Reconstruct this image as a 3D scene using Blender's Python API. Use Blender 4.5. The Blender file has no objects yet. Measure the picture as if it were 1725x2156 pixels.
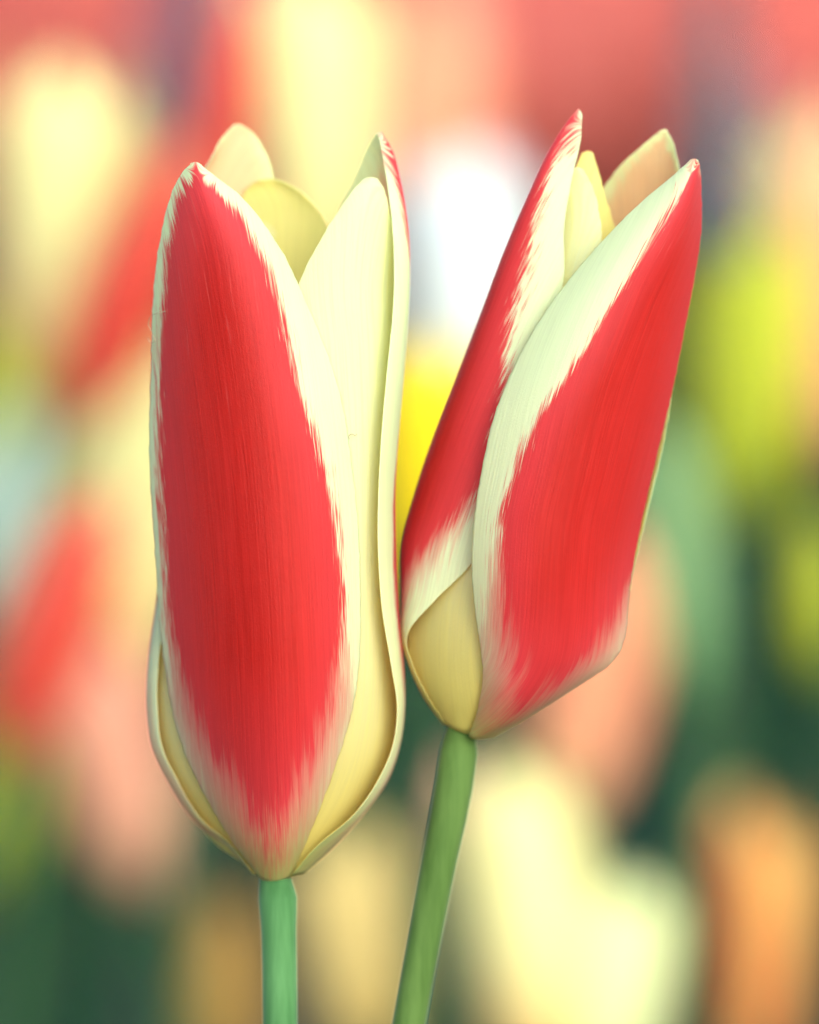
import bpy, math, random
import numpy as np
from mathutils import Vector, Matrix

R = math.radians
sc = bpy.context.scene
col = sc.collection

# ------------------------------------------------------------------ camera
S = 3.64e-5            # metres per drawing unit (the near blooms are about 55 mm tall)
D = 0.45               # camera to plane of focus
PITCH = R(8.0)
ZC = 0.25              # height of the picture centre in the plane of focus
FWD = Vector((0, math.cos(PITCH), -math.sin(PITCH)))
UP = Vector((0, math.sin(PITCH), math.cos(PITCH)))
RT = Vector((1, 0, 0))
C0 = Vector((0, 0, ZC))
cam_d = bpy.data.cameras.new('camera')
cam = bpy.data.objects.new('camera', cam_d)
col.objects.link(cam)
cam.location = C0 - FWD * D
cam.rotation_euler = (R(90) - PITCH, 0, 0)
cam_d.sensor_fit = 'VERTICAL'
cam_d.lens = 100
cam_d.sensor_height = 100 * 2156 * S / D
cam_d.sensor_width = cam_d.sensor_height * 0.8
cam_d.clip_start = 0.01
cam_d.clip_end = 500
cam_d.dof.use_dof = True
cam_d.dof.focus_distance = D + 60 * S
cam_d.dof.aperture_fstop = 100 / 19.0
sc.camera = cam

# ------------------------------------------------------------------ light
SUN_EL, SUN_AZ = R(33), R(152)      # azimuth clockwise from +Y: behind the camera, a little left
w = bpy.data.worlds.new('World')
sc.world = w
w.use_nodes = True
nt = w.node_tree
bgn = nt.nodes['Background']
sky = nt.nodes.new('ShaderNodeTexSky')
sky.sky_type = 'NISHITA'
sky.sun_disc = False
sky.sun_elevation = SUN_EL
sky.sun_rotation = SUN_AZ
sky.air_density = 1.0
sky.dust_density = 2.0
sky.ozone_density = 1.0
nt.links.new(sky.outputs[0], bgn.inputs[0])
bgn.inputs[1].default_value = 0.15
sun_d = bpy.data.lights.new('sun', 'SUN')
sun_d.energy = 0.95
sun_d.angle = R(70)
sun_d.color = (1.0, 0.99, 0.90)
sun = bpy.data.objects.new('sun', sun_d)
col.objects.link(sun)
sdir = Vector((math.sin(SUN_AZ) * math.cos(SUN_EL), math.cos(SUN_AZ) * math.cos(SUN_EL), math.sin(SUN_EL)))
sun.rotation_euler = sdir.to_track_quat('Z', 'Y').to_euler()
sun.location = (0, -1, 2)
sc.view_settings.view_transform = 'Standard'
sc.view_settings.look = 'None'
sc.view_settings.gamma = 1
sc.view_settings.use_curve_mapping = False
sc.view_settings.exposure = 1.42
sc.cycles.use_denoising = True
sc.cycles.max_bounces = 10
sc.cycles.diffuse_bounces = 7
sc.cycles.transmission_bounces = 8
sc.cycles.adaptive_threshold = 0.03

# ------------------------------------------------------------------ helpers
def P(vx, vy, dep):
    k = (D + dep * S) / D
    return C0 + RT * ((vx - 862.5) * S * k) + UP * ((1078 - vy) * S * k) + FWD * (dep * S)

def tag(o, label=None, cat=None, group=None, kind=None):
    if label: o['label'] = label
    if cat: o['category'] = cat
    if group: o['group'] = group
    if kind: o['kind'] = kind
    return o

def link(name, me, mat=None, parent=None):
    o = bpy.data.objects.new(name, me)
    col.objects.link(o)
    if mat is not None and me is not None and not me.materials:
        me.materials.append(mat)
    if parent is not None:
        o.parent = parent
    return o

def empty(name, loc):
    o = bpy.data.objects.new(name, None)
    col.objects.link(o)
    o.location = loc
    o.empty_display_size = 0.01
    return o

def hermite(ts, pts, tq):
    """Smooth curve through pts (n,k) at parameters ts."""
    ts = np.asarray(ts, float); pts = np.asarray(pts, float)
    n = len(ts)
    m = np.zeros_like(pts)
    h = np.diff(ts)[:, None]
    d = np.diff(pts, axis=0) / h
    m[0] = d[0]; m[-1] = d[-1]
    m[1:-1] = (d[:-1] * h[1:] + d[1:] * h[:-1]) / (h[1:] + h[:-1])
    idx = np.clip(np.searchsorted(ts, tq, side='right') - 1, 0, n - 2)
    hh = (ts[idx + 1] - ts[idx])
    s = ((tq - ts[idx]) / hh)[:, None]
    hh = hh[:, None]
    return ((2*s**3 - 3*s**2 + 1) * pts[idx] + (s**3 - 2*s**2 + s) * hh * m[idx]
            + (-2*s**3 + 3*s**2) * pts[idx + 1] + (s**3 - s**2) * hh * m[idx + 1])

def petal_mesh(name, L, M, Rr, lim, thick=8.0, nu=40, nv=90, tomap=None, seed=0, wave=0.0, rag=0.0, roll=0.0):
    """A petal as a closed thin shell. L, M, Rr: stations (x, y down, depth) seen from outside, base to tip.
    lim: (left, right) fraction of the half width reached by the red flame at each station."""
    rng = np.random.RandomState(seed)
    L, M, Rr = [np.array(a, float) for a in (L, M, Rr)]
    if tomap is not None:                       # drawing axes -> X right, Y away, Z up
        L, M, Rr = [np.stack([a[:, 0], a[:, 2], -a[:, 1]], 1) for a in (L, M, Rr)]
    seg = np.linalg.norm(np.diff(M, axis=0), axis=1)
    ts = np.concatenate([[0], np.cumsum(seg)]); length = ts[-1]; ts = ts / length
    tq = 1 - (1 - np.linspace(0, 1, nv + 1)) ** 1.15
    l, m, r = [hermite(ts, a, tq) for a in (L, M, Rr)]
    lim = hermite(ts, np.array(lim, float), tq)
    q = np.linspace(-1, 1, nu + 1)
    u = np.sign(q) * (1 - (1 - np.abs(q)) ** 1.25)
    U = u[None, :, None]
    g = m[:, None] + U * (r - l)[:, None] / 2 + U**2 * ((r + l) / 2 - m)[:, None]
    # gentle wave and raggedness along the rims
    ph = rng.rand(8) * 6.28
    wv = sum(np.sin(tq * f + ph[i]) / (1 + i) for i, f in enumerate((9, 17, 31)))
    wv2 = sum(np.sin(tq * f + ph[4 + i]) for i, f in enumerate((140, 233, 377)))
    edge = np.clip((np.abs(u) - 0.6) / 0.4, 0, 1) ** 2
    def normals(g):
        du = np.gradient(g, axis=1); dv = np.gradient(g, axis=0)
        n = np.cross(du, dv)
        return n / np.maximum(np.linalg.norm(n, axis=2, keepdims=True), 1e-9)
    n = normals(g)
    if tomap is None or True:
        g = g + n * (wave * wv[:, None] * edge[None, :] * np.where(u < 0, 1, -0.8)[None, :])[..., None]
        cdir = (r - l); cdir /= np.maximum(np.linalg.norm(cdir, axis=1, keepdims=True), 1e-9)
        g = g + cdir[:, None] * (rag * wv2[:, None] * np.clip((np.abs(u) - 0.9) / 0.1, 0, 1)[None, :] * np.sign(u)[None, :])[..., None]
        if roll:
            g = g + n * (roll * np.clip((np.abs(u) - 0.82) / 0.18, 0, 1)[None, :] ** 2)[..., None]
    n = normals(g)
    hw = np.linalg.norm(r - l, axis=1) / 2
    tk = thick * (0.3 + 0.7 * (1 - np.abs(u)[None, :] ** 4)) * (0.5 + 0.5 * np.minimum(1, (1 - tq) * 8))[:, None]
    inner = g - n * tk[..., None]
    arc = np.concatenate([np.zeros((nv + 1, 1)), np.cumsum(np.linalg.norm(np.diff(g, axis=1), axis=2), axis=1)], axis=1)
    arc = arc - arc[:, [nu // 2]]
    d = np.minimum(lim[:, [1]] - u[None, :], u[None, :] - lim[:, [0]]) * hw[:, None]
    A = (nv + 1) * (nu + 1)
    pts = np.concatenate([g.reshape(-1, 3), inner.reshape(-1, 3)])
    if tomap is not None:
        verts = [tomap(p[0], -p[2], p[1]) for p in pts]
    else:
        verts = pts
    faces = []
    W = nu + 1
    for j in range(nv):
        for i in range(nu):
            a = j * W + i
            faces.append((a, a + 1, a + 1 + W, a + W))
            faces.append((A + a, A + a + W, A + a + 1 + W, A + a + 1))
        a = j * W
        faces.append((a, a + W, A + a + W, A + a))
        a = j * W + nu
        faces.append((a, A + a, A + a + W, a + W))
    for i in range(nu):
        faces.append((i, A + i, A + i + 1, i + 1))
        a = nv * W + i
        faces.append((a, a + 1, A + a + 1, A + a))
    me = bpy.data.meshes.new(name)
    me.from_pydata([tuple(v) for v in verts], [], faces)
    me.polygons.foreach_set('use_smooth', [True] * len(faces))
    def attr(nm, arr):
        at = me.attributes.new(nm, 'FLOAT', 'POINT')
        at.data.foreach_set('value', np.asarray(arr, np.float32).ravel())
    two = lambda a: np.concatenate([a.ravel(), a.ravel()])
    attr('patch', two(d))
    attr('across', two(arc))
    attr('along', two(np.repeat((tq * length)[:, None], W, 1)))
    attr('height', two(np.repeat(tq[:, None], W, 1)))
    attr('breadth', two(np.repeat(u[None, :], nv + 1, 0)))
    attr('inside', np.concatenate([np.zeros(A), np.ones(A)]))
    return me

def tube_mesh(name, pts, radii, sides=16, per=8):
    pts = np.array([tuple(p) for p in pts], float)
    seg = np.linalg.norm(np.diff(pts, axis=0), axis=1)
    ts = np.concatenate([[0], np.cumsum(seg)]); ts /= ts[-1]
    tq = np.linspace(0, 1, (len(pts) - 1) * per + 1)
    c = hermite(ts, pts, tq)
    rr = hermite(ts, np.array(radii, float)[:, None], tq)[:, 0]
    verts, faces = [], []
    tan = np.gradient(c, axis=0)
    for k in range(len(c)):
        t = Vector(tan[k]).normalized()
        a = t.cross(Vector((0, 1, 0)))
        a = a.normalized() if a.length > 1e-6 else Vector((1, 0, 0))
        b = t.cross(a)
        for s in range(sides):
            th = 2 * math.pi * s / sides
            verts.append(Vector(c[k]) + (a * math.cos(th) + b * math.sin(th)) * rr[k])
    for k in range(len(c) - 1):
        for s in range(sides):
            s2 = (s + 1) % sides
            faces.append((k * sides + s, k * sides + s2, (k + 1) * sides + s2, (k + 1) * sides + s))
    faces.append(tuple(range(sides)))
    faces.append(tuple(range((len(c) - 1) * sides, len(c) * sides))[::-1])
    me = bpy.data.meshes.new(name)
    me.from_pydata([tuple(v) for v in verts], [], faces)
    me.polygons.foreach_set('use_smooth', [True] * len(faces))
    return me

# ------------------------------------------------------------------ materials
class NB:
    def __init__(self, name):
        self.m = bpy.data.materials.new(name); self.m.use_nodes = True
        self.t = self.m.node_tree; self.t.nodes.clear()
    def n(self, typ, **kw):
        nd = self.t.nodes.new(typ)
        for k, v in kw.items(): setattr(nd, k, v)
        return nd
    def l(self, a, b): self.t.links.new(a, b)
    def set(self, sock, v):
        if hasattr(v, 'is_output'): self.l(v, sock)
        else: sock.default_value = v
    def attr(self, nm): return self.n('ShaderNodeAttribute', attribute_name=nm).outputs['Fac']
    def math(self, op, a, b=0.0, clamp=False):
        nd = self.n('ShaderNodeMath', operation=op, use_clamp=clamp)
        self.set(nd.inputs[0], a); self.set(nd.inputs[1], b)
        return nd.outputs[0]
    def rng(self, x, a, b, c=0.0, d=1.0, smooth=True):
        nd = self.n('ShaderNodeMapRange', interpolation_type='SMOOTHSTEP' if smooth else 'LINEAR')
        self.set(nd.inputs[0], x)
        for i, v in zip((1, 2, 3, 4), (a, b, c, d)): self.set(nd.inputs[i], v)
        return nd.outputs[0]
    def mix(self, f, a, b):
        nd = self.n('ShaderNodeMix', data_type='RGBA')
        self.set(nd.inputs[0], f)
        for s, v in ((nd.inputs[6], a), (nd.inputs[7], b)):
            if hasattr(v, 'is_output'): self.l(v, s)
            else: s.default_value = (*v, 1)
        return nd.outputs[2]
    def vec(self, x, y, z):
        nd = self.n('ShaderNodeCombineXYZ')
        for s, v in zip(nd.inputs, (x, y, z)): self.set(s, v)
        return nd.outputs[0]
    def noise(self, vec, scale=1.0, detail=2.0, rough=0.5):
        nd = self.n('ShaderNodeTexNoise')
        if vec is not None: self.l(vec, nd.inputs['Vector'])
        nd.inputs['Scale'].default_value = scale
        nd.inputs['Detail'].default_value = detail
        nd.inputs['Roughness'].default_value = rough
        return nd.outputs['Fac']

def petal_material(name, red=(0.62, 0.026, 0.020), deep=(0.52, 0.013, 0.007), pink=(0.74, 0.072, 0.090),
                   cream=(0.75, 0.89, 0.60), base=(0.48, 0.60, 0.20), inner=(0.82, 0.82, 0.44),
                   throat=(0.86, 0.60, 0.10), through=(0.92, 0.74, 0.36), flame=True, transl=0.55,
                   fade=(-0.03, 0.14), sharp=8.0, streak=1.0, fine=True, reach=0.2):
    b = NB(name)
    side = b.rng(b.attr('inside'), 0.45, 0.55)
    d = b.attr('patch'); ac = b.attr('across'); al = b.attr('along'); h = b.attr('height'); br = b.attr('breadth')
    oi = b.n('ShaderNodeObjectInfo').outputs['Random']
    sd = b.math('MULTIPLY', oi, 60.0)
    # strokes follow the veins, which lean outwards towards the rim
    vein = b.math('SUBTRACT', ac, b.math('MULTIPLY', b.math('MULTIPLY', br, al), 0.02))
    v1 = b.vec(b.math('MULTIPLY', vein, 0.46), b.math('MULTIPLY', al, 0.016), sd)
    v2 = b.vec(b.math('MULTIPLY', vein, 0.085), b.math('MULTIPLY', al, 0.006), sd)
    v3 = b.vec(b.math('MULTIPLY', vein, 0.30), b.math('MULTIPLY', al, 0.0035), sd)
    n1 = b.noise(v1, 1, 2); n2 = b.noise(v2, 1, 2)
    n3 = b.noise(v3, 1, 3, 0.6) if fine else n1
    cr = b.mix(b.rng(h, 0.0, reach), base, cream)
    fine_n = b.rng(n3, 0.25, 0.75, -0.5, 0.5)
    if flame:
        k1 = b.math('MULTIPLY', b.math('SUBTRACT', n1, 0.5), 62.0 * streak)
        k2 = b.math('MULTIPLY', b.math('SUBTRACT', n2, 0.5), 34.0 * streak)
        dn = b.math('ADD', d, b.math('MULTIPLY', b.math('ADD', k1, k2), b.rng(h, 0.12, 0.4, 0.6, 1.0)))
        soft = b.rng(h, 0.10, 0.42, 78.0, sharp)
        soft = b.math('MULTIPLY', soft, b.rng(n2, 0.3, 0.7, 0.7, 1.8))
        mask = b.rng(b.math('DIVIDE', dn, soft), -1.0, 1.0)
        hb = b.math('ADD', h, b.math('MULTIPLY', b.math('SUBTRACT', n1, 0.5), 0.16))
        mask = b.math('MULTIPLY', mask, b.math('POWER', b.rng(hb, fade[0], fade[1]), 0.55))
        # flame colour: deeper streaks along the middle, pinker towards rim and foot
        mid = b.math('ABSOLUTE', b.math('ADD', br, b.math('MULTIPLY', b.math('SUBTRACT', n2, 0.5), 0.5)))
        rc = b.mix(b.math('ADD', b.rng(mid, 0.02, 0.55), b.math('MULTIPLY', fine_n, 0.45), clamp=True), deep, red)
        pk = b.math('MULTIPLY', b.rng(d, 110, 0), 0.55)
        pk = b.math('ADD', pk, b.math('MULTIPLY', b.rng(h, 0.36, 0.08), 0.75), clamp=True)
        pk = b.math('ADD', pk, b.math('MULTIPLY', b.rng(h, 0.78, 0.98), 0.35), clamp=True)
        rc = b.mix(pk, rc, pink)
        # a pale brushed vein near the top of the midrib
        pv = b.vec(b.math('MULTIPLY', vein, 0.09), b.math('MULTIPLY', al, 0.004), b.math('ADD', sd, 7.0))
        pale = b.math('MULTIPLY', b.rng(b.noise(pv, 1, 3, 0.65), 0.60, 0.80), b.math('MULTIPLY', b.rng(h, 0.55, 0.85), 0.38))
        if fine: rc = b.mix(pale, rc, (0.80, 0.22, 0.20))
        out = b.mix(mask, cr, rc)
    else:
        out = b.mix(b.math('MULTIPLY', b.rng(n3, 0.42, 0.66), 0.24), cr, base)
    # inside face: cream to yellow throat, the flame's shine through the petal painted in as a tint
    ic = b.mix(b.rng(h, 0.85, 0.25), inner, throat)
    ic = b.mix(b.math('MULTIPLY', b.rng(n2, 0.4, 0.7), 0.25), ic, cream)
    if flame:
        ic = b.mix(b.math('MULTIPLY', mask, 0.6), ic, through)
    c = b.mix(side, out, ic)
    val = b.math('ADD', b.math('MULTIPLY', fine_n, 0.10), 1.0)
    hsv = b.n('ShaderNodeHueSaturation'); b.l(c, hsv.inputs['Color']); b.l(val, hsv.inputs['Value'])
    c = hsv.outputs[0]
    pr = b.n('ShaderNodeBsdfPrincipled')
    b.l(c, pr.inputs['Base Color'])
    pr.inputs['Roughness'].default_value = 0.48
    pr.inputs['Specular IOR Level'].default_value = 0.28
    pr.inputs['Sheen Weight'].default_value = 0.12
    pr.inputs['Sheen Roughness'].default_value = 0.4
    if fine:
        grain = b.noise(b.vec(b.math('MULTIPLY', ac, 0.5), b.math('MULTIPLY', al, 0.22), sd), 1, 2)
        hh = b.math('ADD', b.math('MULTIPLY', n3, 0.8), b.math('MULTIPLY', grain, 0.5))
        hh = b.math('ADD', hh, b.math('MULTIPLY', n2, 0.5))
        bp = b.n('ShaderNodeBump'); bp.inputs['Strength'].default_value = 0.6
        bp.inputs['Distance'].default_value = 0.00012
        b.l(hh, bp.inputs['Height']); b.l(bp.outputs[0], pr.inputs['Normal'])
    tr = b.n('ShaderNodeBsdfTranslucent'); b.l(c, tr.inputs['Color'])
    mx = b.n('ShaderNodeMixShader'); mx.inputs[0].default_value = transl
    b.l(pr.outputs[0], mx.inputs[1]); b.l(tr.outputs[0], mx.inputs[2])
    o = b.n('ShaderNodeOutputMaterial'); b.l(mx.outputs[0], o.inputs[0])
    return b.m

def green_material(name, c1, c2, rough=0.5, transl=0.0, scale=900.0, sheen=0.3, stretch=0.08, spec=0.35):
    b = NB(name)
    tc = b.n('ShaderNodeTexCoord')
    mp = b.n('ShaderNodeMapping'); mp.inputs['Scale'].default_value = (1, 1, stretch)
    b.l(tc.outputs['Object'], mp.inputs[0])
    n1 = b.noise(mp.outputs[0], scale, 3, 0.6)
    n2 = b.noise(tc.outputs['Object'], 60.0, 2)
    f = b.math('ADD', b.math('MULTIPLY', n1, 0.5), b.math('MULTIPLY', n2, 0.5))
    c = b.mix(b.rng(f, 0.35, 0.65), c1, c2)
    pr = b.n('ShaderNodeBsdfPrincipled'); b.l(c, pr.inputs['Base Color'])
    pr.inputs['Roughness'].default_value = rough
    pr.inputs['Specular IOR Level'].default_value = spec
    pr.inputs['Sheen Weight'].default_value = sheen
    pr.inputs['Sheen Roughness'].default_value = 0.35
    bp = b.n('ShaderNodeBump'); bp.inputs['Strength'].default_value = 0.15; bp.inputs['Distance'].default_value = 0.0001
    b.l(n1, bp.inputs['Height']); b.l(bp.outputs[0], pr.inputs['Normal'])
    out = pr.outputs[0]
    if transl:
        tr = b.n('ShaderNodeBsdfTranslucent'); b.l(c, tr.inputs['Color'])
        mx = b.n('ShaderNodeMixShader'); mx.inputs[0].default_value = transl
        b.l(out, mx.inputs[1]); b.l(tr.outputs[0], mx.inputs[2]); out = mx.outputs[0]
    o = b.n('ShaderNodeOutputMaterial'); b.l(out, o.inputs[0])
    return b.m

MAT_OUT = petal_material('flamed_petal')
MAT_LEAN = petal_material('flamed_petal_leaning', fade=(-0.04, 0.12))
MAT_IN = petal_material('cream_petal', cream=(0.82, 0.89, 0.56), base=(0.74, 0.70, 0.20), inner=(0.86, 0.86, 0.50),
                        throat=(0.86, 0.58, 0.06), flame=False, reach=0.5)  # yellow foot carried high, painting in the golden glow between the petals
MAT_INB = petal_material('yellow_inner_petal', cream=(0.82, 0.80, 0.30), base=(0.72, 0.60, 0.10), inner=(0.86, 0.82, 0.34), throat=(0.80, 0.54, 0.08), flame=False)
STEM_A = green_material('blue_green_stem', (0.040, 0.135, 0.040), (0.085, 0.225, 0.078), sheen=0.3, rough=0.7, spec=0.12)
STEM_B = green_material('grass_green_stem', (0.042, 0.095, 0.016), (0.085, 0.160, 0.036), sheen=0.3, rough=0.7, spec=0.12)
LEAF = green_material('leaf_green', (0.002, 0.034, 0.020), (0.005, 0.052, 0.024), transl=0.25, scale=300, sheen=0.0, spec=0.1)

# ------------------------------------------------------------------ ground
me = bpy.data.meshes.new('ground')
G = 120.0
me.from_pydata([(-G, -G, 0), (G, -G, 0), (G, G, 0), (-G, G, 0)], [], [(0, 1, 2, 3)])
b = NB('soil')
tc = b.n('ShaderNodeTexCoord')
n1 = b.noise(tc.outputs['Object'], 45.0, 8, 0.65)
n2 = b.noise(tc.outputs['Object'], 3.0, 3)
c = b.mix(b.rng(n1, 0.3, 0.7), (0.045, 0.042, 0.028), (0.11, 0.095, 0.06))
c = b.mix(b.rng(n2, 0.4, 0.6), c, (0.05, 0.065, 0.03))
pr = b.n('ShaderNodeBsdfPrincipled'); b.l(c, pr.inputs['Base Color']); pr.inputs['Roughness'].default_value = 0.95
bp = b.n('ShaderNodeBump'); bp.inputs['Distance'].default_value = 0.02; b.l(n1, bp.inputs['Height']); b.l(bp.outputs[0], pr.inputs['Normal'])
o = b.n('ShaderNodeOutputMaterial'); b.l(pr.outputs[0], o.inputs[0])
tag(link('ground', me, b.m), 'dark garden soil under the tulip bed', 'soil', kind='structure')

# ------------------------------------------------------------------ the two near tulips
def stem_part(parent, top, mat):
    """top: list of (x, y, depth, radius) in drawing units down to the picture's foot; the stem runs on to the soil."""
    pts = [P(x, y, d) for x, y, d, r in top]
    rad = [r * S for *_, r in top]
    dirv = (pts[-1] - pts[-2]).normalized()
    p = pts[-1].copy(); foot = None
    q1 = p + dirv * 0.05
    foot = Vector((q1.x + dirv.x * 0.05, q1.y + dirv.y * 0.04, -0.012))
    mid = (q1 + foot) / 2 + Vector((dirv.x * 0.008, 0, 0))
    pts += [q1, mid, foot]; rad += [rad[-1] * 1.04, rad[-1] * 1.08, rad[-1] * 1.1]
    me = tube_mesh('stem', pts, rad, 28, 10)
    o = link('stem', me, mat)
    return o, Vector((foot.x, foot.y, 0))

def attach(parts, root):
    bpy.context.view_layer.update()
    inv = Matrix.Translation(root.location).inverted()
    for p in parts:
        p.parent = root
        p.matrix_parent_inverse = inv

def st(rows):
    return [list(x) for x in zip(*[r[:3] for r in rows])]

FLAME_DEFAULT = [(-0.8, 0.8)]
def build_flower(label, stem, stem_mat, petals, group):
    so, foot = stem_part(None, stem, stem_mat)
    root = empty('tulip', foot)
    tag(root, label, 'tulip', group)
    parts = [so]
    for nm, mat, rows, opt in petals:
        L, M, Rr = st(rows)
        lim = [r[3] if len(r) > 3 else (-0.8, 0.8) for r in rows]
        me = petal_mesh(nm, L, M, Rr, lim, tomap=P, **opt)
        parts.append(link(nm, me, mat))
    attach(parts, root)
    return root

# left, upright bloom ----------------------------------------------------
A_front = [
 ((541,1844,218),(575,1860,202),(612,1848,218),(-.5,.5)),
 ((482,1768,200),(572,1778,120),(648,1758,165),(-.78,.66)),
 ((417,1650,205),(566,1662,62),(697,1637,130),(-.84,.80)),
 ((371,1532,208),(561,1540,22),(737,1515,112),(-.92,.86)),
 ((344,1390,208),(555,1392,2),(757,1390,104),(-.92,.83)),
 ((331,1205,205),(545,1210,-4),(761,1210,100),(-.93,.83)),
 ((320,1005,200),(530,1015,0),(748,1005,100),(-.92,.75)),
 ((315,805,190),(505,815,5),(712,815,100),(-.91,.63)),
 ((320,625,175),(480,640,12),(645,640,98),(-.88,.66)),
 ((336,500,145),(457,505,22),(577,505,90),(-.86,.66)),
 ((360,410,108),(434,420,34),(507,413,76),(-.80,.55)),
 ((384,364,74),(421,372,44),(455,371,62),(-.6,.2)),
 ((402,345,56),(412,341,52),(424,346,54),(-.3,-.0)),
]
A_right = [
 ((612,1845,200),(641,1841,240),(632,1838,285),(-.1,.5)),
 ((660,1788,165),(700,1788,250),(690,1782,335),(-.1,.6)),
 ((748,1712,150),(769,1712,260),(752,1710,390),(-.1,.7)),
 ((798,1640,155),(819,1640,268),(800,1640,410),(-.1,.7)),
 ((829,1565,160),(844,1562,272),(815,1562,420),(-.2,.7)),
 ((838,1490,150),(852,1488,270),(812,1485,425),(-.3,.7)),
 ((826,1400,130),(850,1400,262),(800,1400,430),(-0.52,.75)),
 ((806,1280,112),(840,1280,255),(780,1280,430),(-0.52,.75)),
 ((797,1150,100),(834,1150,250),(765,1150,430),(-0.52,.75)),
 ((798,1030,100),(832,1030,250),(755,1030,430),(-0.46,.75)),
 ((804,910,105),(838,910,250),(748,910,425),(-0.36,.75)),
 ((816,780,118),(847,780,250),(738,780,410),(-0.32,.75)),
 ((828,650,135),(853,650,245),(725,650,390),(-0.34,.75)),
 ((830,560,145),(854,560,242),(712,545,370),(-0.45,.75)),
 ((826,470,160),(851,475,238),(712,450,345),(-0.62,.7)),
 ((814,375,185),(840,382,234),(748,375,305),(-0.72,.6)),
 ((802,308,210),(823,312,228),(775,310,265),(-0.8,.4)),
 ((795,281,224),(803,277,228),(790,283,238),(-.3,.2)),
]
A_left = [
 ((590,1838,285),(545,1840,262),(535,1842,222),(-.4,.4)),
 ((560,1782,390),(482,1785,320),(488,1780,238),(-.5,.5)),
 ((520,1725,440),(414,1725,340),(420,1722,238),(-.6,.6)),
 ((490,1645,470),(364,1645,350),(370,1640,238),(-.7,.6)),
 ((480,1570,480),(334,1570,350),(340,1572,238),(-.7,.6)),
 ((480,1490,485),(325,1490,350),(331,1490,238),(-.7,.6)),
 ((480,1390,485),(328,1390,345),(334,1390,238),(-.7,.6)),
 ((490,1250,480),(344,1250,340),(357,1250,221),(-.7,.6)),
 ((500,1050,470),(354,1050,340),(373,1050,226),(-.7,.6)),
 ((520,850,455),(346,850,335),(369,850,226),(-.88,.88)),
 ((550,650,430),(363,650,330),(374,650,226),(-.88,.88)),
 ((580,500,405),(403,500,335),(396,500,236),(-.88,.88)),
 ((578,390,395),(440,390,345),(412,395,275),(-.86,.86)),
 ((558,320,385),(480,315,360),(445,330,310),(-.8,.8)),
 ((530,278,380),(498,275,370),(470,287,345),(-.7,.7)),
 ((510,264,372),(500,261,370),(490,265,365),(-.5,.5)),
]
A_in_right = [
 ((585,1848,210),(615,1846,215),(638,1839,235)),
 ((598,1765,170),(668,1765,190),(715,1762,245)),
 ((612,1680,135),(716,1680,172),(778,1680,252)),
 ((622,1590,110),(746,1590,152),(822,1590,254)),
 ((636,1460,88),(765,1460,138),(836,1460,250)),
 ((642,1300,75),(768,1300,130),(828,1300,240)),
 ((640,1100,70),(768,1100,126),(822,1100,235)),
 ((622,900,78),(766,900,126),(828,900,228)),
 ((606,740,95),(760,740,126),(832,740,222)),
 ((628,600,115),(752,590,128),(832,590,210)),
 ((678,500,128),(762,490,134),(828,490,190)),
 ((722,430,138),(775,420,140),(815,420,170)),
 ((752,390,146),(782,384,148),(804,390,160)),
 ((764,377,150),(781,373,151),(796,377,155)),
]
A_in_back = [
 ((615,1838,265),(580,1838,285),(550,1838,265)),
 ((680,1700,400),(570,1700,420),(470,1700,400)),
 ((735,1500,430),(570,1500,455),(420,1500,430)),
 ((755,1200,435),(575,1200,465),(410,1200,430)),
 ((755,900,430),(585,900,460),(420,900,420)),
 ((740,650,415),(595,650,440),(445,650,400)),
 ((705,510,395),(600,510,415),(480,500,380)),
 ((660,430,380),(595,425,392),(510,418,365)),
 ((610,390,365),(575,384,372),(530,388,355)),
 ((580,378,360),(565,375,362),(548,378,352)),
]
A_in_left = [
 ((562,1838,282),(547,1838,258),(563,1842,226)),
 ((482,1765,360),(446,1768,298),(520,1762,212)),
 ((450,1700,385),(400,1703,300),(495,1697,190)),
 ((425,1640,400),(362,1640,300),(480,1640,172)),
 ((405,1560,412),(336,1562,296),(470,1560,148)),
 ((398,1480,418),(327,1482,292),(468,1480,132)),
 ((398,1380,420),(330,1382,290),(472,1380,120)),
 ((400,1200,420),(342,1200,290),(475,1200,112)),
 ((405,900,405),(350,900,288),(460,900,120)),
 ((415,700,378),(365,700,282),(450,700,140)),
 ((422,560,340),(392,560,270),(445,560,170)),
 ((430,470,292),(420,465,252),(440,470,205)),
]
build_flower('upright red and cream tulip with blue green stem, its broad red petal facing out',
    [(576,1822,232,30),(582,1850,232,47),(584,1876,232,44),(586,1910,233,40.5),(587,1960,234,38.5),(589,2060,236,38),(590,2156,238,38)], STEM_A,
    [('outer_petal', MAT_OUT, A_front, dict(thick=6, nu=56, nv=130, seed=3, rag=0.5, wave=3)),
     ('outer_petal', MAT_OUT, A_right, dict(thick=5.5, nu=48, nv=120, seed=5, rag=0.4, wave=1)),
     ('outer_petal', MAT_OUT, A_left, dict(thick=5.5, nu=48, nv=110, seed=7, rag=0.5, wave=1)),
     ('inner_petal', MAT_IN, A_in_right, dict(thick=5.5, nu=48, nv=110, seed=11, rag=0.5, wave=1)),
     ('inner_petal', MAT_INB, A_in_back, dict(thick=5.5, nu=40, nv=80, seed=13, rag=0.5, wave=2)),
     ('inner_petal', MAT_IN, A_in_left, dict(thick=5.5, nu=40, nv=80, seed=17, rag=0.5))],
    'pair of sharp red and cream tulips')

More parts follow.
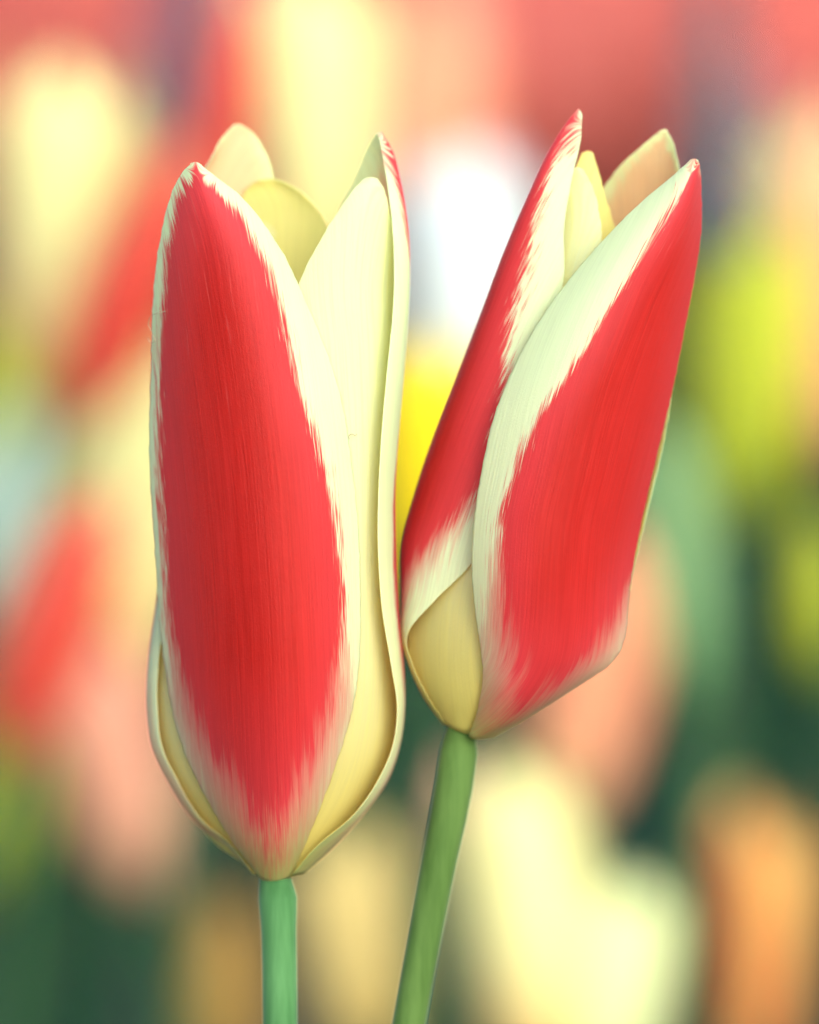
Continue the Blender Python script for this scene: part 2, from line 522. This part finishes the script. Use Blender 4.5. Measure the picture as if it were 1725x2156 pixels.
# right, leaning bloom ---------------------------------------------------
B_front = [
 ((986,1547,192),(1003,1557,185),(1040,1552,200),(-.2,.2)),
 ((1004,1500,150),(1062,1517,122),(1128,1503,185),(-.75,.66)),
 ((1016,1430,112),(1112,1462,72),(1222,1442,190),(-.80,.80)),
 ((1012,1380,98),(1150,1395,46),(1284,1397,200),(-.82,.86)),
 ((1001,1300,88),(1164,1305,28),(1315,1342,208),(-.82,.94)),
 ((993,1200,82),(1170,1205,16),(1327,1235,212),(-.72,1.05)),
 ((999,1095,82),(1180,1095,14),(1347,1125,214),(-.72,1.2)),
 ((1019,980,86),(1206,985,18),(1380,988,214),(-.65,1.2)),
 ((1050,850,92),(1240,850,24),(1412,845,212),(-.48,1.2)),
 ((1108,722,100),(1285,720,32),(1440,705,206),(-.28,1.2)),
 ((1182,608,108),(1335,602,42),(1463,580,194),(-.2,1.2)),
 ((1265,510,114),(1385,507,54),(1477,478,176),(-.15,1.2)),
 ((1350,425,116),(1428,428,70),(1477,405,150),(-.15,1.2)),
 ((1412,372,112),(1452,372,86),(1474,358,124),(-.10,1.1)),
 ((1450,338,106),(1461,334,102),(1469,337,110),(.3,1.0)),
]
B_left = [
 ((962,1530,290),(934,1526,255),(937,1524,225),(-.3,.0)),
 ((935,1470,350),(896,1472,275),(902,1468,215),(-.4,.0)),
 ((915,1400,400),(866,1402,280),(868,1398,200),(-.5,.1)),
 ((915,1335,425),(850,1335,270),(856,1340,180),(-.7,.25)),
 ((925,1262,435),(845,1245,240),(912,1268,150),(-.8,.42)),
 ((940,1180,440),(846,1155,228),(998,1182,128),(-.8,.62)),
 ((970,1060,440),(876,1040,215),(1062,1060,122),(-.8,.80)),
 ((1010,925,430),(920,908,205),(1100,925,128),(-.8,.84)),
 ((1050,805,420),(966,788,198),(1135,805,136),(-.8,.74)),
 ((1090,685,400),(1012,668,190),(1168,690,142),(-.8,.62)),
 ((1130,550,368),(1063,530,182),(1188,580,152),(-.8,.56)),
 ((1160,430,328),(1113,410,178),(1189,470,162),(-.8,.54)),
 ((1188,330,272),(1158,315,182),(1208,362,174),(-.8,.55)),
 ((1210,266,222),(1197,255,188),(1224,290,184),(-.7,.6)),
 ((1216,233,198),(1219,229,192),(1227,242,190),(-.7,.3)),
]
B_in_front = [
 ((937,1524,228),(965,1540,200),(992,1546,204)),
 ((900,1470,238),(957,1482,172),(1022,1478,152)),
 ((866,1395,245),(950,1400,156),(1040,1395,116)),
 ((858,1320,245),(952,1320,148),(1052,1320,104)),
 ((866,1220,245),(968,1220,146),(1075,1220,100)),
 ((895,1080,248),(1012,1080,148),(1118,1080,106)),
 ((975,900,248),(1080,900,158),(1185,900,128)),
 ((1060,720,240),(1150,715,172),(1240,700,148)),
 ((1140,580,228),(1198,560,184),(1266,520,168)),
 ((1178,460,216),(1220,450,192),(1262,450,184)),
 ((1190,390,208),(1218,382,198),(1246,390,192)),
 ((1203,358,202),(1215,352,199),(1228,358,198)),
]
B_in_right = [
 ((985,1540,235),(1010,1536,245),(1015,1532,270)),
 ((1040,1400,180),(1180,1400,200),(1260,1400,300)),
 ((1060,1200,170),(1220,1200,185),(1300,1200,310)),
 ((1110,950,180),(1270,950,190),(1350,950,310)),
 ((1150,750,200),(1270,740,205),(1360,740,300)),
 ((1170,600,215),(1262,590,220),(1325,590,280)),
 ((1192,470,225),(1248,460,232),(1292,470,262)),
 ((1202,390,232),(1240,380,238),(1270,398,252)),
 ((1215,345,238),(1240,335,242),(1258,350,248)),
 ((1226,322,242),(1238,318,243),(1248,322,245)),
]
B_back = [
 ((1010,1534,270),(985,1534,295),(962,1532,280),(-.3,.3)),
 ((1150,1480,300),(1080,1460,380),(985,1450,370),(-.5,.5)),
 ((1300,1350,270),(1210,1340,410),(1030,1340,430),(-.75,.6)),
 ((1335,1200,262),(1250,1200,425),(1060,1200,450),(-.8,.7)),
 ((1372,1040,258),(1285,1030,430),(1100,1020,450),(-.8,.7)),
 ((1402,900,255),(1320,880,425),(1150,860,440),(-.8,.7)),
 ((1420,790,255),(1350,760,415),(1190,720,420),(-.8,.7)),
 ((1432,650,258),(1380,610,395),(1225,560,390),(-.8,.65)),
 ((1438,520,262),(1390,490,365),(1250,450,355),(-.85,.85)),
 ((1436,420,265),(1392,400,330),(1278,385,320),(-.8,.85)),
 ((1430,348,266),(1395,340,298),(1320,335,292),(-.7,.8)),
 ((1416,295,266),(1396,294,276),(1368,294,274),(-.4,.5)),
 ((1406,275,266),(1398,272,267),(1389,276,268),(-.2,.1)),
]
B_in_back = [
 ((1000,1532,280),(975,1532,285),(950,1528,270)),
 ((1060,1400,400),(960,1400,400),(890,1400,330)),
 ((1130,1150,430),(1000,1150,425),(920,1150,340)),
 ((1200,900,425),(1080,900,415),(985,900,330)),
 ((1240,700,395),(1150,700,385),(1070,700,310)),
 ((1250,560,350),(1190,560,345),(1140,560,285)),
 ((1245,460,300),(1212,455,298),(1185,460,262)),
 ((1236,400,270),(1218,396,268),(1200,402,250)),
]
build_flower('leaning red and cream tulip with grass green stem, its side pressed against the upright tulip',
    [(972,1510,236,26),(970,1535,238,40),(968,1560,240,41),(958,1640,242,42),(921,1830,250,39),(893,1980,256,37.5),(861,2156,262,37)], STEM_B,
    [('outer_petal', MAT_LEAN, B_front, dict(thick=6, nu=56, nv=120, seed=23, rag=0.35, wave=2)),
     ('outer_petal', MAT_OUT, B_left, dict(thick=6, nu=56, nv=120, seed=25, rag=0.5, wave=1)),
     ('outer_petal', MAT_OUT, B_back, dict(thick=5.5, nu=48, nv=100, seed=27, rag=0.5, wave=1)),
     ('inner_petal', MAT_IN, B_in_front, dict(thick=5.5, nu=44, nv=100, seed=31, rag=0.6, wave=1)),
     ('inner_petal', MAT_INB, B_in_right, dict(thick=5.5, nu=40, nv=80, seed=33, rag=0.6, wave=1)),
     ('inner_petal', MAT_IN, B_in_back, dict(thick=5.5, nu=36, nv=70, seed=37))],
    'pair of sharp red and cream tulips')

# ------------------------------------------------------------------ tulips behind, out of focus
def generic_petal(az, half, prof, wid, length, tipr, inner=False, seed=0, nu=10, nv=16):
    L, M, Rr, lim = [], [], [], []
    for i in range(11):
        t = i / 10
        r = float(np.interp(t, [0, .08, .2, .4, .6, .8, .92, 1], prof))
        k = float(np.interp(t, [0, .08, .2, .4, .6, .8, .92, 1], [.75, .8, .95, 1, .92, .66, .36, .03])) * wid
        a = R(half) * k
        z = length * t * (0.93 if inner else 1.0)
        if t > 0.99: r = tipr
        for lst, aa in ((L, R(az) - a), (M, R(az)), (Rr, R(az) + a)):
            kk = 1.0 if aa == R(az) else 0.98
            lst.append((r * math.cos(aa) * kk, r * math.sin(aa) * kk, z))
        lim.append((-.8 + .3 * t * t, .8 - .3 * t * t))
    return petal_mesh('petal', L, M, Rr, lim, thick=6, nu=nu, nv=nv, seed=seed)

class Kind: pass
def make_kind(prof_open, seed):
    k = Kind()
    o = prof_open
    prof = [42, 120, 215, 262, 255 + 0.4 * o, 225 + 0.8 * o, 185 + o, 120 + 1.1 * o]
    iprof = [40, 105, 195, 238, 230 + 0.4 * o, 200 + 0.7 * o, 155 + .9 * o, 95 + o]
    k.outer = [generic_petal(a, 62, prof, 1, 1480, 120 + 1.1 * o, False, seed + i) for i, a in enumerate((-90, 30, 150))]
    k.inner = [generic_petal(a, 58, iprof, 1, 1480, 95 + o, True, seed + 5 + i) for i, a in enumerate((-30, 90, 210))]
    return k
KINDS = {'closed': make_kind(-10, 100), 'half': make_kind(70, 120), 'wide': make_kind(160, 140)}

def pal(name, **kw):
    kw.setdefault('reach', 0.6)
    return petal_material(name, fine=False, **kw)
cream_o = dict(cream=(0.86, 0.88, 0.42), base=(0.82, 0.50, 0.14), inner=(0.90, 0.86, 0.42), throat=(0.85, 0.62, 0.16))
PAL = {
 'flame': (MAT_OUT, MAT_IN),
 'red': (pal('red_bloom', red=(0.58, 0.035, 0.018), deep=(0.50, 0.025, 0.012), pink=(0.68, 0.08, 0.055), cream=(0.72, 0.13, 0.08), base=(0.66, 0.14, 0.07), streak=0.4, transl=0.2),
         pal('red_bloom_inside', cream=(0.80, 0.16, 0.08), base=(0.80, 0.20, 0.08), inner=(0.8, .2, .1), throat=(0.8, 0.3, 0.1), flame=False, transl=0.3)),
 'cream': (pal('cream_bloom', flame=False, transl=0.3, **cream_o),) * 2,
 'white': (pal('white_bloom', cream=(0.78, 0.90, 0.90), base=(0.88, 0.90, 0.80), inner=(0.88, 0.9, 0.88), throat=(0.85, 0.85, 0.7), flame=False, transl=0.3),) * 2,
 'mint': (pal('mint_white_bloom', cream=(0.70, 0.88, 0.76), base=(0.6, 0.8, 0.6), inner=(0.8, 0.9, 0.8), throat=(0.8, 0.85, 0.7), flame=False, transl=0.3),) * 2,
 'yellow': (pal('yellow_bloom', cream=(0.88, 0.72, 0.01), base=(0.80, 0.62, 0.0), inner=(0.9, 0.75, 0.03), throat=(0.9, 0.6, 0.01), flame=False, transl=0.3),) * 2,
 'lime': (pal('lime_yellow_bloom', cream=(0.52, 0.58, 0.03), base=(0.38, 0.48, 0.02), inner=(0.7, 0.78, 0.12), throat=(0.62, 0.64, 0.02), flame=False, transl=0.3),) * 2,
 'butter': (pal('butter_bloom', cream=(0.90, 0.76, 0.30), base=(0.84, 0.66, 0.2), inner=(0.9, 0.78, 0.36), throat=(0.88, 0.62, 0.15), flame=False, transl=0.3),) * 2,
 'celadon': (pal('celadon_bud', cream=(0.26, 0.46, 0.20), base=(0.12, 0.3, 0.12), inner=(0.3, 0.5, 0.2), throat=(0.4, 0.55, 0.2), flame=False, transl=0.3),) * 2,
 'palelime': (pal('pale_lime_bloom', cream=(0.84, 0.92, 0.52), base=(0.78, 0.86, 0.4), inner=(0.86, 0.92, 0.55), throat=(0.85, 0.85, 0.3), flame=False, transl=0.3),) * 2,
 'peach': (pal('peach_bloom', cream=(0.90, 0.40, 0.22), base=(0.90, 0.48, 0.27), inner=(0.88, 0.48, 0.26), throat=(0.85, 0.45, 0.15), flame=False, transl=0.3),) * 2,
 'pink': (pal('pink_bloom', cream=(0.84, 0.42, 0.28), base=(0.84, 0.5, 0.32), inner=(0.9, 0.55, 0.42), throat=(0.88, 0.5, 0.3), flame=False, transl=0.3),) * 2,
 'orange': (pal('orange_bloom', red=(0.62, 0.13, 0.03), deep=(0.5, 0.08, 0.02), pink=(0.70, 0.22, 0.06), cream=(0.82, 0.52, 0.16), base=(0.6, 0.3, 0.08),
                inner=(0.82, 0.6, 0.2), throat=(0.8, 0.45, 0.1), streak=0.5, transl=0.4),
            pal('orange_bloom_inside', cream=(0.80, 0.50, 0.14), base=(0.7, 0.35, 0.08), inner=(0.82, 0.6, 0.2), throat=(0.8, 0.45, 0.1), flame=False, transl=0.3)),
 'plum': (pal('plum_bloom', cream=(0.30, 0.15, 0.15), base=(0.3, 0.2, 0.18), inner=(0.34, 0.2, 0.2), throat=(0.3, 0.18, 0.12), flame=False, transl=0.3),) * 2,
 'ochre': (pal('ochre_bloom', cream=(0.42, 0.26, 0.06), base=(0.34, 0.22, 0.05), inner=(0.45, 0.3, 0.08), throat=(0.4, 0.24, 0.04), flame=False, transl=0.3),) * 2,
}
_c, _r, _p = PAL['cream'][0], PAL['red'][0], PAL['peach'][0]
PAL['cream_red'] = (_c, _c, (_c, _r, _p))
PAL['cream_pink'] = (_c, _c, (_c, _c, PAL['pink'][0]))
PAL['cream_flame'] = (MAT_OUT, _c, (_c, _p, _r))
STEM_C = green_material('mid_green_stem', (0.022, 0.09, 0.026), (0.035, 0.12, 0.036))

def leaf_mesh(name, length, width, bend, seed=0, nu=6, nv=16):
    """A blade rising from the origin, arching towards +X."""
    vs, fs = [], []
    rng = random.Random(seed)
    tw = rng.uniform(-.4, .4)
    for s in (0, 1):
        for j in range(nv + 1):
            t = j / nv
            x = bend * t ** 2.2 * length; z = length * (t - 0.32 * bend * t ** 3)
            w_ = width * (0.35 + 1.6 * t) * (1 - t) ** 0.75 + 0.0002
            for i in range(nu + 1):
                u = i / nu * 2 - 1
                y = u * w_
                cup = abs(u) ** 1.6 * w_ * 0.55
                xx = x - cup * (1 - 0.4 * t); a = tw * t
                vs.append((xx * math.cos(a) - y * math.sin(a) - s * 0.0006, xx * math.sin(a) + y * math.cos(a), z - s * 0.0003))
    A = (nu + 1) * (nv + 1); W = nu + 1
    for j in range(nv):
        for i in range(nu):
            a = j * W + i
            fs.append((a, a + 1, a + 1 + W, a + W)); fs.append((A + a, A + a + W, A + a + 1 + W, A + a + 1))
        a = j * W; fs.append((a, a + W, A + a + W, A + a))
        a = j * W + nu; fs.append((a, A + a, A + a + W, a + W))
    me = bpy.data.meshes.new(name)
    me.from_pydata(vs, [], fs); me.polygons.foreach_set('use_smooth', [True] * len(fs))
    return me
LEAVES = [leaf_mesh('leaf', 0.17, 0.010, b_, s) for s, b_ in enumerate((0.25, 0.5, 0.8))]
for m_ in LEAVES: m_.materials.append(LEAF)

def with_mat(me, mat):
    key = me.name + mat.name
    if key not in _cache:
        c = me.copy(); c.materials.clear(); c.materials.append(mat); _cache[key] = c
    return _cache[key]
_cache = {}

def back_tulip(x, y, h, d, lean, palette, form, spin, label, tilt=0.0, leaves=2, width=1.0, group='blurred tulips behind the pair'):
    """x, y: where the bloom's middle shows; h: how tall it shows; d: metres behind the plane of focus."""
    k = (D + d) / D
    size = h * S * k / 1480.0
    ctr = P(x, y, d / S)
    q = Matrix.Rotation(R(lean), 4, 'Y') @ Matrix.Rotation(R(tilt), 4, 'X')
    axis = q @ Vector((0, 0, 1))
    base = ctr - axis * (740 * size)
    foot = Vector((base.x - axis.x * 0.03, base.y - axis.y * 0.03, 0))
    root = empty('tulip', foot)
    tag(root, label, 'tulip', group)
    om, im = PAL[palette][:2]
    oms = PAL[palette][2] if len(PAL[palette]) > 2 else (om,) * 3
    rz = Matrix.Rotation(R(spin), 4, 'Z')
    bl = Matrix.Translation(base - foot) @ q @ rz @ Matrix.Diagonal((size * width, size * width, size, 1))
    kd = KINDS[form]
    for nm, lst, mt in (('outer_petal', kd.outer, om), ('inner_petal', kd.inner, im)):
        for q_, m_ in enumerate(lst):
            o = link(nm, with_mat(m_, oms[q_] if nm == 'outer_petal' else mt), None, root); o.matrix_local = bl
    b0 = base - foot
    top = b0 + axis * (20 * size)
    mid = b0 - axis * (b0.z * 0.4)
    sm = tube_mesh('stem', [top, b0, mid, Vector((0, 0, -0.008))], [42 * size, 42 * size, 45 * size, 48 * size], 10, 5)
    link('stem', sm, STEM_C, root)
    rng = random.Random(int(x * 7 + y))
    for i in range(leaves):
        o = link('leaf', LEAVES[rng.randrange(3)], None, root)
        sz = rng.uniform(0.75, 1.05) * min(1.0, max(0.5, b0.z / 0.17))
        o.rotation_euler = (0, 0, rng.uniform(0, 6.28)); o.scale = (sz, sz, sz)
    return root

BACK = [
 # x, y, h, d, lean, palette, form, spin, width, label
 (120, 500, 760, .30, 4, 'cream_red', 'wide', 0, 0.9, 'blurred cream tulip beside the slanting orange red tulip, highest on that side'),
 (285, 590, 700, .29, 22, 'red', 'closed', 10, 0.9, 'blurred orange red tulip slanting behind the upright tulip\'s shoulder'),
 (665, 330, 820, .29, -2, 'cream_flame', 'wide', 5, 0.8, 'blurred cream tulip right behind the open top of the upright tulip'),
 (485, 200, 460, .23, 4, 'red', 'closed', 30, 0.85, 'blurred red tulip edging the cream bloom above the upright tulip'),
 (890, 230, 600, .45, 5, 'peach', 'closed', 0, 1.3, 'blurred peach tulip between the cream bloom and the white bloom'),
 (975, 610, 600, .34, 0, 'white', 'half', 15, 1.25, 'blurred white bloom glowing in the gap between the two tulips'),
 (910, 990, 560, .26, 0, 'yellow', 'half', 0, 1.25, 'blurred vivid yellow bloom below the white one in the gap'),
 (1560, 790, 660, .34, 3, 'lime', 'half', 25, 1.15, 'blurred lime yellow bloom beside the leaning tulip\'s tip'),
 (1740, 600, 780, .36, -5, 'cream_red', 'half', 150, 1.1, 'blurred pale cream tulip beyond the lime yellow bloom'),
 (1610, 360, 420, .40, 0, 'plum', 'closed', 0, 1.2, 'blurred dusky plum tulip beyond the slate blue flower spike'),
 (0, 880, 460, .36, 0, 'lime', 'closed', 10, 1.2, 'blurred lime yellow bud under the large cream tulip'),
 (140, 860, 560, .44, 0, 'butter', 'half', 50, 1.2, 'blurred butter yellow tulip half hidden under the large cream tulip'),
 (20, 1100, 520, .36, 12, 'mint', 'half', 0, 1.1, 'blurred mint white bloom touching the scarlet slanting bud'),
 (115, 1310, 640, .27, 20, 'red', 'closed', 20, 0.95, 'blurred scarlet tulip bud slanting under the mint white bloom'),
 (275, 1130, 860, .36, 6, 'cream', 'half', 45, 1.1, 'blurred cream tulip between the scarlet bud and the upright tulip'),
 (235, 1600, 600, .34, -14, 'pink', 'half', 0, 1.15, 'blurred salmon pink tulip below the scarlet bud'),
 (0, 1680, 440, .32, 5, 'lime', 'closed', 30, 1.2, 'blurred lime yellow bloom beside the salmon pink tulip'),
 (1240, 1430, 680, .34, 10, 'peach', 'half', 0, 1.0, 'blurred peach tulip peeping out under the leaning tulip'),
 (1425, 1190, 640, .28, -6, 'celadon', 'half', 0, 0.6, 'blurred pale green bud behind the leaning tulip, above the dark leaves'),
 (1735, 1250, 360, .34, 0, 'lime', 'closed', 0, 1.0, 'blurred lime yellow bud above the dark green leaves'),
 (1580, 2000, 660, .30, 4, 'orange', 'half', 90, 0.95, 'blurred rusty orange tulip with yellow tip, low in the bed'),
 (1110, 1960, 780, .28, -8, 'cream_pink', 'half', 0, 1.0, 'blurred large cream tulip low in the bed beside the leaning stem'),
 (1290, 2110, 560, .29, 10, 'palelime', 'half', 0, 1.0, 'blurred pale lime bud beside the large cream tulip'),
 (755, 1990, 540, .30, -8, 'butter', 'half', 30, 1.1, 'blurred butter yellow tulip between the two green stems'),
 (475, 2090, 440, .30, 0, 'ochre', 'closed', 0, 1.1, 'blurred ochre brown tulip beside the blue green stem'),
]
for x_, y_, h_, d_, ln_, pl_, fm_, sp_, wd_, lb_ in BACK:
    back_tulip(x_, y_, h_, d_, ln_, pl_, fm_, sp_, lb_, width=wd_)

# slate blue flower spikes
def spike(x, y_top, h, d, rad, mat, label):
    k = (D + d) / D
    top = P(x, y_top, d / S); hh = h * S * k; rr = rad * S * k
    foot = Vector((top.x, top.y, 0))
    root = empty('grape_hyacinth', foot)
    tag(root, label, 'grape hyacinth', 'blurred slate blue flower spikes')
    link('stem', tube_mesh('stem', [Vector((0, 0, -0.006)), Vector((0.002, 0, top.z * 0.5)), Vector((0, 0, top.z))], [rr * 0.25, rr * 0.22, rr * 0.12], 10, 6), STEM_C, root)
    V, F = [], []
    rg = random.Random(int(x))
    n = 70
    for i in range(n):
        t = i / n; a = i * 2.4
        z = top.z - hh * (1 - t); r0 = rr * (1 - t) ** 0.35 * 0.8; f = rr * 0.36 * (1 - 0.5 * t)
        c = Vector((r0 * math.cos(a), r0 * math.sin(a), z)); off = len(V)
        for la, lr in ((-1, .3), (-.5, .9), (.3, 1), (.9, .5)):
            for s_ in range(6):
                V.append((c.x + f * lr * math.cos(s_ * 1.047), c.y + f * lr * math.sin(s_ * 1.047), c.z + f * la))
        for j in range(3):
            for s_ in range(6):
                F.append((off + j * 6 + s_, off + j * 6 + (s_ + 1) % 6, off + (j + 1) * 6 + (s_ + 1) % 6, off + (j + 1) * 6 + s_))
        F.append(tuple(off + s_ for s_ in range(5, -1, -1))); F.append(tuple(off + 18 + s_ for s_ in range(6)))
    me = bpy.data.meshes.new('florets'); me.from_pydata(V, [], F); me.polygons.foreach_set('use_smooth', [True] * len(F))
    o = link('florets', me, mat, root); o['kind'] = 'stuff'
SLATE = green_material('slate_blue_floret', (0.06, 0.11, 0.13), (0.09, 0.15, 0.17), scale=400, sheen=0.1)
MAUVE = green_material('mauve_floret', (0.10, 0.05, 0.08), (0.14, 0.08, 0.11), scale=400, sheen=0.1)
spike(1510, -60, 580, .32, 75, SLATE, 'blurred slate blue flower spike beyond the leaning tulip\'s tip')
spike(395, -140, 430, .40, 115, MAUVE, 'blurred dusky mauve flower spike above the upright tulip')

# ------------------------------------------------------------------ far bed and foliage (masses)
def merged(name, inst):
    """inst: list of (vertex array, faces, 4x4) -> one mesh"""
    V, F, off = [], [], 0
    for v, f, m in inst:
        mm = np.array(m); V.append(v @ mm[:3, :3].T + mm[:3, 3])
        F.append(f + off); off += len(v)
    V = np.concatenate(V); F = np.concatenate(F)
    me = bpy.data.meshes.new(name)
    me.from_pydata(V.tolist(), [], F.tolist())
    me.polygons.foreach_set('use_smooth', [True] * len(F))
    return me

def simple_bloom(seed):
    """small open cup of six petals, quads"""
    V, F = [], []
    for p in range(6):
        a0 = p * math.pi / 3; rr = 1.0 if p % 2 else 0.88; off = len(V)
        for j, (r_, z_, w_) in enumerate(((.16, 0, .4), (.85, .25, .55), (1, .55, .5), (.95, .8, .33), (.8, 1.0, .05))):
            for i in (-1, 0, 1):
                a = a0 + i * w_
                V.append((rr * r_ * math.cos(a) * .5, rr * r_ * math.sin(a) * .5, z_ * 1.5))
        for j in range(4):
            for i in range(2):
                a = off + j * 3 + i; F.append((a, a + 1, a + 4, a + 3))
    return np.array(V), np.array(F)

rng = random.Random(5)
bv, bf = simple_bloom(0)
lv = np.array([v.co[:] for v in LEAVES[1].vertices]); lf = np.array([p.vertices[:] for p in LEAVES[1].polygons])
inst = []
sv = np.array([(math.cos(a) * .0025, math.sin(a) * .0025, z) for z in (0, 1) for a in (0, 2.1, 4.2)])
for i in range(5200):
    y_ = 2.0 + rng.random() * 2.4; x_ = rng.uniform(-2.1, 2.1)
    s_ = rng.uniform(0.045, 0.065)
    z_ = 0.10 + (y_ - 2.0) * 0.11 + rng.uniform(-.02, .02)
    inst.append((bv, bf, Matrix.Translation((x_, y_, z_)) @ Matrix.Rotation(rng.uniform(-.3, .3), 4, 'X') @ Matrix.Rotation(rng.uniform(0, 6), 4, 'Z') @ Matrix.Scale(s_, 4)))
    inst.append((sv, np.array([(0, 1, 4, 3), (1, 2, 5, 4), (2, 0, 3, 5)]), Matrix.Translation((x_, y_, -.002)) @ Matrix.Diagonal((1, 1, z_ + .006, 1))))
far = merged('distant_tulips', inst)
FARM = green_material('far_salmon_petals', (0.56, 0.10, 0.075), (0.62, 0.165, 0.13), transl=0.15, scale=10, sheen=0.0, stretch=1)
tag(link('distant_tulips', far, FARM), 'far off bed of salmon red tulips melting into one soft band', 'tulips', kind='stuff')
inst = []
for i in range(2000):
    y_ = 0.72 + rng.random() * 1.1; x_ = rng.uniform(-.85, .85) * (1 + y_ * 0.5)
    s_ = rng.uniform(0.5, 0.9)
    inst.append((lv, lf, Matrix.Translation((x_, y_, -0.004)) @ Matrix.Rotation(rng.uniform(0, 6.28), 4, 'Z') @ Matrix.Rotation(rng.uniform(-.25, .25), 4, 'Y') @ Matrix.Scale(s_, 4)))
tag(link('tulip_leaves', merged('tulip_leaves', inst), LEAF), 'dense dark green tulip leaves filling the bed behind', 'leaves', kind='stuff')

# ------------------------------------------------------------------ dust fibres clinging to the petals
FIB = green_material('fibre', (0.35, 0.28, 0.16), (0.42, 0.34, 0.2), scale=2000, sheen=0.0)
def fibre(pts, label):
    p0 = P(*pts[0])
    me = tube_mesh('dust_fibre', [P(*p) - p0 for p in pts], [0.8 * S] * len(pts), 5, 8)
    o = link('dust_fibre', me, FIB); o.location = p0
    tag(o, label, 'fibre', 'tiny dust fibres on the petals')
fibre([(349,655,120),(330,660,135),(316,668,160),(312,680,170),(320,700,160),(326,718,150),(318,722,160),(311,712,170)], 'tiny curled brown fibre on the pale rim of the upright tulip\'s broad red petal')
fibre([(736,926,104),(735,918,104),(742,914,103),(748,917,104),(752,914,105)], 'tiny pale fibre on the upright tulip\'s cream inner petal')
